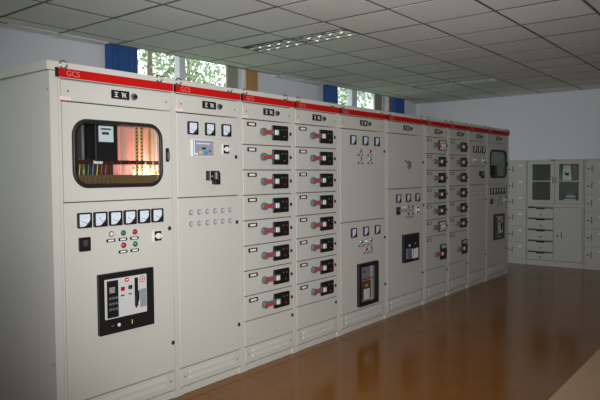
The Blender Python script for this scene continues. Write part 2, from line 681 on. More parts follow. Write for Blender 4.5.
def curtain(x0, x1, label, seed):
    rnd = random.Random(seed)
    m = MB()
    nx = 60
    z0, z1 = .95, 3.17
    zs = [z0, 1.6, 2.2, 2.6, 2.9, 3.05, z1]
    ph = rnd.uniform(0, 6)
    folds = max(4, int((x1 - x0) / .062))

    def yy(u, z):
        k = 1 - .25 * (z - z0) / (z1 - z0)
        return .040 * k * math.sin(2 * PI * folds * u + ph + .5 * math.sin(5 * u)) + .008 * math.sin(17 * u + z)
    for side in (0, 1):
        for z in zs:
            for i in range(nx + 1):
                u = i / nx
                m.v.append((x0 + (x1 - x0) * u, yy(u, z) + side * .003, z))
    N = len(zs) * (nx + 1)
    for side in (0, 1):
        for a in range(len(zs) - 1):
            for i in range(nx):
                q = [side * N + a * (nx + 1) + i, side * N + a * (nx + 1) + i + 1,
                     side * N + (a + 1) * (nx + 1) + i + 1, side * N + (a + 1) * (nx + 1) + i]
                m.face(q if side == 0 else q[::-1], 0, True)
    me = m.mesh('curtain', curtainm)
    o = put('curtain', me, None, (0, 2.262, 0))
    return tag(o, label, 'curtain', 'blue window curtains')


curtain(1.872, 2.262, 'blue curtain hanging left of the nearer window, above the first cabinet', 1)
curtain(5.735, 6.075, 'narrow blue curtain at left edge of the far window', 2)
curtain(7.872, 8.262, 'blue curtain right of the far window, next to the room corner', 3)
for i, (a, b) in enumerate(POCK[1:]):
    m = MB().tube([(a + .02, 2.262, 3.205), (b - .02, 2.262, 3.205)], .012)
    for x in (a + .15, (a + b) / 2, b - .15):
        m.box(x - .01, x + .01, 2.25, 2.274, 3.205, PTOP)
    o = put('curtain_rail', m.mesh('curtain_rail', aluminium))
    tag(o, ('curtain rail hidden in ceiling pocket of the nearer window',
            'curtain rail hidden in ceiling pocket of the far window')[i], 'curtain rail', 'curtain rails')

# ------------------------------------------------------------------ switchgear
XB = [0, .855, 1.515, 2.172, 2.850, 3.730, 4.620, 5.273, 5.906, 6.553, 7.417]
ROWS = [1.985 - .1995 * k for k in range(9)]          # 1.985 ... 0.389
PZ0, PZ1 = .052, .187                                   # plinth panel
GAP = .0035
PM = .020


def m_meter():
    return MB().ring(rr(-.046, .046, -.046, .046, .006, 2), rr(-.037, .037, -.037, .037, .003, 2), 0, -.016).mesh('meter', black)


def m_dial():
    return MB().plate(rr(-.0385, .0385, -.0385, .0385, .003, 2), 0, -.009).mesh('dial', dial)


def m_scale(k):
    def f():
        m = MB()
        c = (.022, -.022)
        n = 9
        for i in range(n):
            a = PI / 2 + i * (PI / 2) / (n - 1)
            r0, r1 = .040, .046 if i % 2 else .049
            p, q = (c[0] + r0 * math.cos(a), c[1] + r0 * math.sin(a)), (c[0] + r1 * math.cos(a), c[1] + r1 * math.sin(a))
            t = .0009
            m.plate([(p[0] - t, p[1] - t), (p[0] + t, p[1] - t), (q[0] + t, q[1] + t), (q[0] - t, q[1] + t)], 0, -.0006)
        m.box(-.028, .006, -.0006, 0, -.0285, -.0265)
        return m.mesh('scale', scale_ink)
    return f


def m_pointer(ang):
    def f():
        c = (.022, -.022)
        d = (math.cos(ang), math.sin(ang))
        n = (-d[1] * .0012, d[0] * .0012)
        e = (c[0] + d[0] * .045, c[1] + d[1] * .045)
        return MB().plate([(c[0] - n[0], c[1] - n[1]), (e[0] - n[0], e[1] - n[1]), (e[0] + n[0], e[1] + n[1]), (c[0] + n[0], c[1] + n[1])][::-1], 0, -.001).mesh('pointer', ink)
    return f


def m_corner():
    return MB().plate([(.0375, -.0375), (.0375, .004), (.030, -.010), (.010, -.030), (-.004, -.0375)], 0, -.002).mesh('corner_cover', black)


def meter(par, x, z, ang=2.9, s=1.0):
    o = put('meter', shared('meter', m_meter), par, (x, 0, z))
    put('dial', shared('dial', m_dial), o)
    put('scale', shared('scale', m_scale(0)), o, (0, -.0092, 0))
    put('pointer', shared(('ptr', round(ang, 2)), m_pointer(ang)), o, (0, -.0100, 0))
    put('corner_cover', shared('corner', m_corner), o, (0, -.0092, 0))
    if s != 1.0:
        o.scale = (s, 1, s)
    return o


def lamp(par, x, z, lens, r=.019, name='indicator_lamp'):
    def f():
        m = MB().cyl(0, 0, 0, -.010, r, 0, 16, r * .92)
        return m.mesh('bezel', chrome)
    o = put(name, shared(('lampb', r), f), par, (x, 0, z))
    put('lens', shared(('lens', lens.name, r), lambda: MB().dome(0, 0, -.010, r * .78, r * .55, 0, 14).mesh('lens', lens)), o)
    return o


def label_plate(par, x, z, w=.064, h=.020):
    def f():
        m = MB().plate(rr(-w / 2, w / 2, -h / 2, h / 2, .004, 2), 0, -.004, 0)
        m.box(-w * .32, w * .32, -.0046, -.004, -h * .27, h * .27, 1)
        return m.mesh('label_plate', [black, white])
    return put('label_plate', shared(('lp', w, h), f), par, (x, 0, z))


def lock(par, x, z):
    def f():
        m = MB().cyl(0, 0, 0, -.006, .015, 0, 14, .014, sx=.85)
        m.cyl(0, 0, -.006, -.011, .009, 1, 10, .008)
        m.box(-.0015, .0015, -.0118, -.011, -.006, .006, 0)
        return m.mesh('lock', [black, ink])
    return put('lock', shared('lock', f), par, (x, 0, z))


def screw(par, x, z):
    return put('screw', shared('screw', lambda: MB().dome(0, 0, 0, .007, .004, 0, 8, 2).mesh('screw', grey)), par, (x, 0, z))


def panel(par, name, x0, x1, z0, z1, y=0.0, t=.018):
    """sheet-metal door or cover; its origin is its lower-left corner"""
    w, h = x1 - x0, z1 - z0
    me = shared(('panel', name, round(w, 3), round(h, 3)),
                lambda: MB().plate([(GAP, GAP), (w - GAP, GAP), (w - GAP, h - GAP), (GAP, h - GAP)], t, 0, 0, .0025).mesh(name, paint))
    return put(name, me, par, (x0, y, z0))


def window_panel(par, x0, x1, z0, z1, hx0, hx1, hz0, hz1, r, glass):
    w, h = x1 - x0, z1 - z0
    m = MB().ring(rr(GAP, w - GAP, GAP, h - GAP, .0015, 6), rr(hx0 - x0, hx1 - x0, hz0 - z0, hz1 - z0, r, 6), .018, 0)
    d = put('door', m.mesh('window_door', paint), par, (x0, 0, z0))
    g = .014
    m = MB()
    o_ = rr(hx0 - g * .4, hx1 + g * .4, hz0 - g * .4, hz1 + g * .4, r + g * .4, 6)
    m.tube([(p[0] - x0, -.001, p[1] - z0) for p in o_], .0135, 0, 6, True)
    put('rubber_gasket', m.mesh('rubber_gasket', rubber), d)
    lp = [(p[0] - x0, p[1] - z0) for p in rr(hx0 - .004, hx1 + .004, hz0 - .004, hz1 + .004, r, 6)]
    put('pane', MB().plate(lp, .011, .007).mesh('pane', glass), d)
    return d


def name_plate(par, x, z, digits):
    def f():
        return MB().plate(rr(-.066, .066, -.027, .027, .004, 2), 0, -.006).mesh('name_plate', black)
    o = put('name_plate', shared('np', f), par, (x, 0, z))

    def g():
        m = MB()
        b = m.box
        # first character
        b(-.046, -.018, -.0012, 0, .011, .015)
        b(-.034, -.030, -.0012, 0, -.012, .011)
        b(-.046, -.018, -.0012, 0, -.016, -.012)
        b(-.042, -.024, -.0012, 0, -.002, .002)
        return m.mesh('character', white)

    def g2():
        m = MB()
        b = m.box
        b(.012, .016, -.0012, 0, -.016, .015)
        b(.016, .030, -.0012, 0, -.002, .002)
        m.plate([(.020, -.016), (.024, -.016), (.044, .014), (.040, .014)], 0, -.0012)
        m.plate([(.040, -.016), (.044, -.016), (.026, .014), (.022, .014)], 0, -.0012)
        b(.004, .024, -.0012, 0, .009, .013)
        return m.mesh('character', white)
    put('character', shared('npl', g), o, (0, -.006, 0))
    put('character', shared('npl2', g2), o, (0, -.006, 0))
    put('round_knob', shared('npk', lambda: MB().cyl(0, 0, 0, -.010, .023, 0, 18, .022).cyl(0, 0, -.010, -.024, .012, 1, 14, .011).mesh('round_knob', [grey, black])), par, (x + .104, 0, z - .002))


def sticker(par, x, z):
    def f():
        m = MB().plate(rr(-.038, .038, -.012, .012, .005, 2), 0, -.0012, 0)
        m.plate(rr(-.033, .033, -.008, .008, .003, 2), -.0012, -.0018, 1)
        for i in range(5):
            m.box(-.026 + i * .011, -.018 + i * .011, -.0022, -.0018, -.004, .004, 0)
        return m.mesh('warning_sticker', [pink, paper])
    return put('warning_sticker', shared('st', f), par, (x, 0, z))


def black_switch(par, x, z):
    def f():
        m = MB().ring(rr(-.037, .037, -.042, .042, .006, 2), rr(-.028, .028, -.033, .033, .004, 2), 0, -.014)
        m.plate(rr(-.0285, .0285, -.0335, .0335, .003, 2), 0, -.006)
        return m.mesh('changeover_switch', black)
    o = put('changeover_switch', shared('bs', f), par, (x, 0, z))
    put('grip', shared('bsg', lambda: MB().plate(rr(-.010, .014, -.012, .026, .004, 2), -.006, -.026, 0, .003).mesh('grip', dark_grip)), o)
    return o


def white_switch(par, x, z):
    def f():
        m = MB().plate(rr(-.036, .030, -.036, .036, .003, 2), 0, -.006, 0)
        m.plate(rr(-.026, .028, -.033, .033, .003, 2), -.006, -.010, 1)
        return m.mesh('selector_switch', [white, black])
    o = put('selector_switch', shared('ws', f), par, (x, 0, z))
    put('switch_knob', shared('wsk', lambda: MB().cyl(0, 0, -.010, -.022, .021, 0, 18, .019).box(-.026, .026, -.030, -.010, -.0055, .0055, 0).mesh('switch_knob', white)), o)
    return o


def contactor(par, x, z):
    """black control unit with a lower lobe on its right"""
    def f():
        m = MB().plate([(-.055, -.022), (.004, -.022), (.004, -.052), (.050, -.052), (.050, .032), (.040, .048), (-.055, .048)], 0, -.045, 0, .004)
        return m.mesh('control_block', black)
    o = put('control_block', shared('ct', f), par, (x, 0, z))
    put('grip', shared('ctg', lambda: MB().plate(rr(-.010, .012, -.015, .040, .006, 2), -.045, -.062, 0, .003).mesh('grip', grey)), o)
    put('label_dot', shared('ctd', lambda: MB().cyl(-.036, .008, -.045, -.047, .006, 0, 10).mesh('label_dot', greyl)), o)
    return o


def air_breaker(par, x0, x1, z0, z1):
    """large framed air circuit breaker with white fascia"""
    w, h = x1 - x0, z1 - z0
    o = put('circuit_breaker', MB().ring(rr(0, w, 0, h, .004, 2), rr(.038, w - .046, .086, h - .032, .003, 2), 0, -.022).box(.03, w - .04, -.006, 0, .07, h - .025).mesh('breaker_frame', black), par, (x0, 0, z0))
    a0, a1, b0, b1 = .044, w - .052, .092, h - .038
    fx = lambda u: a0 + (a1 - a0) * u
    fz = lambda v: b0 + (b1 - b0) * v
    put('fascia', MB().plate(rr(a0, a1, b0, b1, .003, 2), -.006, -.014).mesh('fascia', breaker_face), o)
    m = MB().plate(rr(fx(.05), fx(.30), fz(.03), fz(.96), .002, 2), -.014, -.020, 0)
    for i in range(5):
        m.box(fx(.09) + .004 * (i % 2), fx(.22), -.0206, -.020, fz(.78 - .03 * i), fz(.79 - .03 * i), 1)
    for i in range(9):
        m.cyl(fx(.11 + .07 * (i % 3)), fz(.52 - .14 * (i // 3)), -.020, -.023, .009, 2, 8)
    put('trip_unit', m.mesh('trip_unit', [black, white, grey]), o)
    m = MB().plate(rr(fx(.70), fx(.78), fz(.20), fz(.94), .002, 2), -.014, -.017, 0)
    put('lever_slot', m.mesh('lever_slot', black), o)
    m = MB().plate([(fx(.712), fz(.16)), (fx(.78), fz(.40)), (fx(.78), fz(.60)), (fx(.70), fz(.40))], -.017, -.030)
    put('charging_lever', m.mesh('charging_lever', black), o)
    put('rating_label', MB().plate(rr(fx(.83), fx(.985), fz(.15), fz(.62), .002, 2), -.014, -.016).mesh('rating_label', breaker_grey), o)
    m = MB()
    for u, v, r_ in ((.37, .70, 0), (.55, .71, 1)):
        m.plate(rr(fx(u), fx(u + .085), fz(v - .04), fz(v + .06), .003, 2), -.014, -.020, r_)
    m.plate(rr(fx(.37), fx(.45), fz(.52), fz(.555), .001, 2), -.014, -.016, 1)
    m.plate(rr(fx(.55), fx(.63), fz(.53), fz(.565), .001, 2), -.014, -.016, 0)
    put('push_buttons', m.mesh('push_buttons', [lens_red, ink]), o)
    m = MB().plate(rr(fx(.47), fx(.56), fz(.87), fz(.98), .006, 2), -.014, -.016, 0)
    m.box(fx(.49), fx(.54), -.0165, -.016, fz(.91), fz(.94), 1)
    put('red_symbol', m.mesh('red_symbol', [lever_red, white]), o)
    c = [(fx(.89) + .020 * math.cos(2 * PI * k / 16), -.015, fz(.88) + .020 * math.sin(2 * PI * k / 16)) for k in range(16)]
    m = MB().tube(c, .0025, 0, 5, True)
    m.plate([(fx(.89) - .008, fz(.88)), (fx(.89) + .006, fz(.88) - .009), (fx(.89) + .006, fz(.88) + .009)], -.014, -.0155)
    put('red_ring_mark', m.mesh('red_ring_mark', lever_red), o)
    put('keyhole', MB().cyl(w * .33, .048, -.022, -.027, .011, 0, 12).mesh('keyhole', white), o)
    put('handle_slot', MB().box(w * .565, w * .58, -.024, -.022, .035, .062).mesh('handle_slot', yellow), o)
    put('vent_mark', MB().box(w * .20, w * .24, -.024, -.022, .046, .052).mesh('vent_mark', grey), o)
    return o


def glazed_breaker(par, x0, x1, z0, z1, kind):
    """moulded breaker seen behind a black framed window"""
    w, h = x1 - x0, z1 - z0
    fr = .036
    o = put('circuit_breaker', MB().ring(rr(0, w, 0, h, .004, 2), rr(fr, w - fr, fr, h - fr, .003, 2), 0, -.034).mesh('breaker_frame', black), par, (x0, 0, z0))
    if kind == 'window':
        put('breaker_back', MB().box(fr, w - fr, -.004, 0, fr, h - fr).mesh('breaker_back', breaker_grey), o)
        put('rail', MB().box(w * .70, w * .78, -.016, -.004, fr, h - fr).mesh('rail', greyl), o)
        put('red_bar', MB().box(fr + .01, w * .78, -.020, -.016, h * .60, h * .635).mesh('red_bar', lever_red), o)
        put('breaker_body', MB().plate(rr(fr + .02, w * .66, h * .14, h * .56, .006, 2), -.004, -.016, 0, .003).mesh('breaker_body', bakelite), o)
        put('paper_tag', MB().plate(rr(w * .28, w * .58, h * .13, h * .38, .002, 2), -.016, -.018).mesh('paper_tag', paper), o)
        put('terminal', MB().cyl(w * .30, h * .80, -.004, -.016, .016, 0, 10).mesh('terminal', steel), o)
        put('yellow_tag', MB().plate(rr(w * .34, w * .50, h * .44, h * .48, .002, 2), -.016, -.0175).mesh('yellow_tag', yellow), o)
        put('pane', MB().plate(rr(fr - .002, w - fr + .002, fr - .002, h - fr + .002, .003, 2), -.024, -.027).mesh('pane', glass_clear), o)
    else:
        put('breaker_back', MB().box(fr * .4, w - fr * .4, -.036, -.002, fr * .4, h - fr * .4).mesh('breaker_back', black), o)
        put('breaker_body', MB().plate(rr(w * .10, w * .40, h * .12, h * .50, .006, 2), -.036, -.052, 0, .003).mesh('breaker_body', grey), o)
        put('paper_tag', MB().plate(rr(w * .52, w * .90, h * .10, h * .46, .002, 2), -.036, -.039).mesh('paper_tag', paper), o)
        put('push_button', MB().cyl(w * .30, h * .60, -.036, -.048, .014, 0, 12).mesh('push_button', greyl), o)
        put('lever', MB().plate(rr(w * .42, w * .48, h * .20, h * .46, .003, 2), -.036, -.058).mesh('lever', greyl), o)
        put('red_flag', MB().plate(rr(w * .56, w * .74, h * .445, h * .465, .001, 2), -.039, -.0405).mesh('red_flag', lever_red), o)
        put('breaker_dot', MB().cyl(w * .72, h * .64, -.036, -.040, .007, 0, 10).mesh('breaker_dot', greyl), o)
    return o


# drawer front pieces, shared by every withdrawable drawer
def m_holder():
    m = MB().ring(rr(-.051, .051, -.016, .016, .005, 2), rr(-.036, .036, -.0085, .0085, .002, 2), 0, -.006)
    m.box(-.038, .038, -.003, 0, -.010, .010, 1)
    return m.mesh('label_holder', [black, paper])


def m_splate(wm):
    def f():
        m = MB().plate(rr(-.101, .101, -.062, .062, .010, 3), 0, -.012, 0, .003)
        if wm:
            m.ring(rr(-.101, .101, -.062, .062, .010, 3), rr(-.088, .088, -.050, .050, .006, 3), -.012, -.016, 0)
            m.plate(rr(-.0885, .0885, -.0505, .0505, .006, 3), -.012, -.0145, 1)
        return m.mesh('switch_plate', [black, paper])
    return f


def m_bracket():
    # dog-bone lever: bulb at the left, waist, wide root at the hub
    out = []
    for k in range(9):
        a = PI * .30 + k * (PI * 1.40) / 8
        out.append((-.170 + .031 * math.cos(a), .031 * math.sin(a)))
    lp = out + [(-.135, -.017), (-.06, -.019), (-.02, -.026), (.01, -.024), (.01, .024), (-.02, .026), (-.06, .019), (-.135, .017)]
    return MB().plate(lp[::1], -.012, -.040, 0, .004).cyl(-.005, 0, .014, -.022, .022, 0, 14).mesh('lever', grey)


def m_insert():
    return MB().plate(rr(-.181, -.075, -.0085, .0085, .004, 2), -.040, -.0425).mesh('lever_insert', lever_red)


def m_hub():
    return MB().plate(rr(-.046, -.006, -.019, .019, .003, 2), -.040, -.045, 0, .002).mesh('lever_tag', white)


def drawer(par, w, zt, zb, tall=False, wm=False, variant=0):
    h = zt - zb
    d = panel(par, 'drawer', PM, w - PM, zb, zt)
    ox = -PM
    put('label_holder', shared('holder', m_holder), d, (.122 + ox, 0, h - .038))
    cx, cz = .468 + ox, h - .093
    if not tall:
        put('switch_plate', shared(('sp', wm), m_splate(wm)), d, (cx, 0, cz))
        lv = (.403 + ox, -.006, cz + .000)
        lmps = ((.012, .028, lens_green), (.058, .028, lens_red), (.040, -.028, lens_red))
    else:
        cx, cz = .500 + ox, .185
        put('switch_plate', shared('spt', lambda: MB().plate(rr(-.085, .085, -.095, .095, .010, 3), 0, -.014, 0, .003).plate(rr(-.06, .06, .045, .085, .004, 2), -.014, -.016, 1).mesh('switch_plate', [black, greyl])), d, (cx, 0, cz))
        lv = (.415 + ox, -.012, cz - .012)
        lmps = ((.020, .015, lens_green), (.055, .015, lens_red))
    l_ = put('lever', shared('br', m_bracket), d, lv)
    put('lever_insert', shared('ins', m_insert), d, lv)
    put('lever_tag', shared('hub', m_hub), d, lv)
    for lx, lz, ln in lmps:
        put('indicator_lamp', shared(('dl', ln.name), lambda: MB().cyl(0, 0, 0, -.005, .009, 0, 10).dome(0, 0, -.005, .008, .004, 1, 10, 2).mesh('indicator_lamp', [black, ln])), d, (cx + lx, -.0145 if not wm else -.016, cz + lz))
    lock(d, (.606 if w > .64 else .598) + ox, cz)
    return d


gcs = text_mesh('GCS', 0.047, letter)


def cabinet(i, label, cat='switchgear cabinet', first=False, last=False):
    w = XB[i + 1] - XB[i]
    root = thing('switchgear_cabinet', label, cat, (XB[i], 0, 0), 0, 'row of switchgear cabinets')
    D = 1.0
    m = MB()
    hz = 2.115
    # corner posts, side sheets, back, bottom, top deck
    ht = 2.153
    m.box(0.001, PM - .002, .001, .05, .05, hz)
    m.box(w - PM + .002, w - .001, .001, .05, .05, hz)
    m.box(0.001, w - .001, -.019, .05, hz + .001, ht)
    m.box(0.001, .012, .05, D, .05, ht)
    m.box(w - .012, w - .001, .05, D, .05, ht)
    m.box(.012, w - .012, D - .015, D, .05, ht)
    m.box(.012, w - .012, .03, D - .015, .05, .065)
    m.box(.012, w - .012, .03, D - .015, hz - .02, hz)
    put('carcass', m.mesh('carcass', paint), root)
    # dark sheet added a little behind the doors gives the joints their shade
    put('base_channel', MB().box(.001, w - .001, .004, D, 0, .049).box(.001, .045, -.004, .004, 0, .046).box(w - .045, w - .001, -.004, .004, 0, .046).mesh('base_channel', paint), root)
    pp = panel(root, 'plinth_panel', PM, w - PM, PZ0, PZ1)

    def louv():
        q = MB()
        for z in (.040, .085):
            b = len(q.v)
            a0, a1 = .085, w - 2 * PM - .085
            q.v += [(a0, 0, z), (a1, 0, z), (a1, 0, z + .030), (a0, 0, z + .030), (a0 + .006, -.009, z + .004), (a1 - .006, -.009, z + .004)]
            q.face([b, b + 1, b + 5, b + 4])
            q.face([b + 4, b + 5, b + 2, b + 3])
            q.face([b, b + 4, b + 3])
            q.face([b + 1, b + 2, b + 5])
        return q.mesh('vent_louvre', paint)
    put('vent_louvre', louv(), pp)
    screw(pp, .045, .07)
    screw(pp, w - 2 * PM - .045, .07)
    # roof cap with overhang
    x0 = -.075 if first else 0.001
    x1 = w + .02 if last else w - .001
    c = MB().box(x0, x1, -.020, D, 2.155, 2.205)
    put('roof_cap', c.mesh('roof_cap', paint), root)
    if first:
        s = MB().box(-.050, -.001, .001, D, 0, 2.153)
        sp = put('side_panel', s.mesh('side_panel', paint), root)
        for z in (2.05, .45):
            put('hinge_bolt', shared('hb', lambda: MB().cyl(0, 0, 0, -.010, .008, 0, 8).mesh('hinge_bolt', steel)), sp, (-.050, .022, z), (0, 0, -PI / 2))
    if last:
        put('side_panel', MB().box(w + .0005, w + .018, .001, D, 0, 2.153).mesh('side_panel', paint), root)
    # red stripe, black end pieces, lettering
    st = put('stripe', MB().box(.000 if not first else -.008, w - .024, -.026, -.020, 2.119, 2.170).mesh('stripe', red), root)
    put('end_piece', MB().box(-.016 if not first else -.026, .000 if not first else -.008, -.0275, -.0202, 2.117, 2.171).mesh('end_piece', black), st)
    put('lettering', gcs, st, (.040, -.0262, 2.128))
    # lifting eyes
    eyes = [.022, w - .145]
    for ex in eyes:
        def eye():
            pts = [(.022 * math.cos(2 * PI * k / 16), -.008, .022 * math.sin(2 * PI * k / 16)) for k in range(16)]
            q = MB().tube(pts, .0055, 0, 6, True)
            q.box(-.006, .006, -.014, 0, -.034, -.021)
            return q.mesh('lifting_eye', steel)
        put('lifting_eye', shared('eye', eye), root, (ex, -.021, 2.190))
    # instrument panel strip under the stripe
    tp = panel(root, 'header_panel', PM, w - PM, 1.985, 2.112)
    screw(tp, .045, .060)
    screw(tp, w - 2 * PM - .045, .060)
    name_plate(tp, w / 2 - .004 - PM if w > .8 else .330 - PM, .072, 1)
    if i < 8:
        sticker(tp, .028, .017)
    return root, w


def joint_shade_liner(par, w, z0, z1):
    """added dark sheet behind closed doors, its colour stands for shade in the joints"""
    put('joint_shade_sheet', MB().box(PM - .001, w - PM + .001, .022, .030, z0, z1).mesh('joint_shade_sheet', joint_shade_mat), par)


# ---- incomer cabinets (first and last of the row) share one layout
def incomer(root, w, ox, tidy):
    joint_shade_liner(root, w, .06, 1.380)
    win = (.100 + ox, .732 + ox, 1.492, 1.872)
    d = window_panel(root, PM, w - PM, 1.392, 1.985, *win, .085, glass_clear if not tidy else glass_grey)
    put('door_handle', shared('dh', lambda: MB().plate(rr(-.012, .012, -.046, .046, .005, 2), 0, -.008, 0).plate(rr(-.007, .007, -.034, .020, .003, 2), -.008, -.022, 1, .002).mesh('door_handle', [black, dark_grip])), d, (w - 2 * PM - .045, 0, .295))
    d2 = panel(root, 'door', PM, w - PM, PZ1, 1.392)
    B = -PZ1
    for k in range(6):
        meter(d2, .149 + ox - PM + .1088 * k, 1.281 + B, [2.75, 2.3, 2.8, 2.65, 2.9, 2.6][k])
    for x, z, ln in ((.335, 1.184, lens_white), (.423, 1.184, lens_green), (.511, 1.184, lens_red), (.423, 1.105, lens_red), (.512, 1.105, lens_green)):
        lamp(d2, x + ox - PM, z + B, ln)
        label_plate(d2, x + ox - .002 - PM, z - .041 + B)
    black_switch(d2, .147 + ox - PM, 1.137 + B)
    white_switch(d2, .694 + ox - PM, 1.142 + B)
    lock(d2, w - .055 - PM, 1.185 + B)
    lock(d2, w - .041 - PM, .389 + B)
    air_breaker(d2, .228 + ox - PM, .642 + ox - PM, .560 + B, .940 + B)


UP = lambda z: z - PZ1

# 1: incomer, compartment brightened by the added fill light
root, w = cabinet(0, 'nearest wide cabinet, its window showing bright copper bars inside', first=True)
incomer(root, w, 0.0, False)
BY = .20
put('copper_back', MB().box(.50, w - .02, BY, BY + .006, 1.39, 1.98).mesh('copper_back', copper), root)
put('insulating_back', MB().box(.02, .499, BY, BY + .006, 1.39, 1.98).mesh('insulating_back', bakelite_dark), root)
put('shelf_edge', MB().box(.02, w - .02, .076, .088, 1.471, 1.553).mesh('shelf_edge', bakelite), root)
m = MB()
for x in (.54, .63, .755):
    m.box(x, x + .055, BY - .035, BY - .030, 1.50, 1.97)
    for z in (1.55, 1.93):
        m.box(x + .02, x + .035, BY - .030, BY, z - .01, z + .01)
put('copper_busbar', m.mesh('copper_busbar', copper), root)
rl = MB()
holes = MB()
for x0_, x1_ in ((.625, .650), (.665, .690)):
    rl.box(x0_, x1_, BY - .075, BY - .070, 1.54, 1.90)
    for k in range(15):
        z = 1.555 + k * .0235
        holes.box(x0_ + .006, x0_ + .019, BY - .0758, BY - .075, z, z + .010)
for z in (1.60, 1.88):
    rl.box(.60, .71, BY - .070, BY - .060, z - .008, z + .008)
r_ = put('slotted_rail', rl.mesh('slotted_rail', brass), root)
put('rail_slot', holes.mesh('rail_slot', ink), r_)
rl = MB().box(.725, .748, BY - .085, BY - .080, 1.55, 1.96).box(.79, .838, BY - .10, BY - .095, 1.56, 1.96)
for z in (1.60, 1.70, 1.80, 1.90):
    rl.cyl(.737, z, BY - .085, BY - .092, .006, 1, 8)
    rl.cyl(.806, z - .03, BY - .100, BY - .104, .006, 2, 8)
    rl.cyl(.826, z, BY - .100, BY - .104, .006, 2, 8)
for z in (1.57, 1.95):
    rl.box(.72, .84, BY - .080, BY - .074, z - .01, z + .01)
put('brass_rail', rl.mesh('brass_rail', [brass, steel, ink]), root)
bk = put('energy_meter', MB().plate(rr(.290, .452, 1.640, 1.905, .008, 2), BY, .075, 0, .004).mesh('energy_meter', black), root)
put('meter_label', MB().plate(rr(.312, .418, 1.762, 1.862, .004, 2), .075, .072).box(.328, .400, .0712, .072, 1.838, 1.848, 1).box(.335, .385, .0712, .072, 1.808, 1.824, 1).mesh('meter_label', [dial, ink]), bk)
put('cable_rod', MB().tube([(.235, .13, 1.50), (.235, .13, 1.97)], .011).mesh('cable_rod', grey), root)
m = MB().box(.13, .838, .095, .105, 1.622, 1.648)
bb = put('painted_busbar', m.mesh('painted_busbar', bus_dark), root)
put('bar_label', MB().box(.285, .350, .0935, .095, 1.624, 1.644).mesh('bar_label', white), bb)
m = MB()
for k in range(6):
    m.cyl(.42 + .065 * k, 1.635, .095, .089, .008, 0, 8)
put('bus_bolt', m.mesh('bus_bolt', steel), bb)
for k, wm_ in enumerate((wire_y, wire_y, wire_g, wire_b, wire_y, wire_r, wire_r)):
    x = .205 + k * .031
    put('wire', MB().tube([(x, .13, 1.53), (x - .004, .12, 1.57), (x + .004, .125, 1.61), (x + .012, .14, 1.655)], .0035, 0, 6).mesh('wire', wm_), root)
tb = MB().box(.10, .50, .060, .075, 1.471, 1.499, 1)
for k in range(9):
    tb.box(.16 + k * .032, .186 + k * .032, .060, .074, 1.500, 1.535, 0)
put('terminal_block', tb.mesh('terminal_block', [bakelite, bakelite]), root)
put('compartment_shelf', MB().box(.02, w - .02, .03, BY, 1.385, 1.47).mesh('compartment_shelf', bakelite), root)

# 2: capacitor / control cabinet
root, w = cabinet(1, 'second cabinet, with three meters, a grey controller and two rows of buttons')
joint_shade_liner(root, w, .06, 1.98)
d = panel(root, 'door', PM, w - PM, 1.390, 1.985)
for k in range(3):
    meter(d, .165 + .166 * k - PM, 1.882 - 1.39, 2.75 - .1 * k)
pc = put('power_controller', MB().plate(rr(-.105, .105, -.060, .060, .004, 2), 0, -.006, 0).plate(rr(-.090, .094, -.054, .054, .004, 2), -.006, -.022, 1, .003).mesh('power_controller', [white, screen_grey]), d, (.255 - PM, 0, 1.742 - 1.39))
put('display', MB().box(-.020, .018, -.0235, -.022, -.010, .006).mesh('display', ink), pc)
put('heading_strip', MB().box(-.070, .060, -.0228, -.022, .028, .036).mesh('heading_strip', dial), pc)
m = MB().box(-.046, -.016, -.026, -.022, -.043, -.022, 0).box(-.004, .034, -.026, -.022, -.043, -.022, 1).cyl(.056, -.020, -.022, -.027, .009, 2, 10).box(-.082, -.062, -.026, -.022, -.050, -.036, 3)
put('keys', m.mesh('keys', [yellow, blue, lens_red, white]), pc)
white_switch(d, .493 - PM, 1.741 - 1.39)
contactor(d, .345 - PM, 1.531 - 1.39)
lock(d, .603 - PM, 1.685 - 1.39)
d = panel(root, 'door', PM, w - PM, PZ1, 1.390)
for r in range(2):
    for k in range(6):
        def pb():
            return MB().cyl(0, 0, 0, -.006, .020, 0, 14, .019).cyl(0, 0, -.006, -.014, .013, 1, 12, .012).mesh('push_button', [button_ring, button_cap])
        b_ = put('push_button', shared('pb', pb), d, (.141 + .078 * k - PM, 0, UP(1.283 - .082 * r)))
lock(d, .604 - PM, UP(1.185))
lock(d, .614 - PM, UP(.385))


# drawer cabinets
def drawer_bank(i, label, tall_from=None, white_rows=()):
    root, w = cabinet(i, label)
    joint_shade_liner(root, w, .06, 1.98)
    k = 0
    n = 8 if tall_from is None else tall_from
    for k in range(n):
        drawer(root, w, ROWS[k], ROWS[k + 1], wm=k in white_rows)
    if tall_from is not None:
        drawer(root, w, ROWS[n], ROWS[8], tall=True)
    b = panel(root, 'blank_panel', PM, w - PM, PZ1, ROWS[8])
    lock(b, (.612 if w > .64 else .600) - PM, .15)


drawer_bank(2, 'nearer of two neighbouring cabinets of eight equal drawers, right of the button cabinet')
drawer_bank(3, 'farther of two neighbouring cabinets of eight equal drawers, left of the two-door meter cabinet')

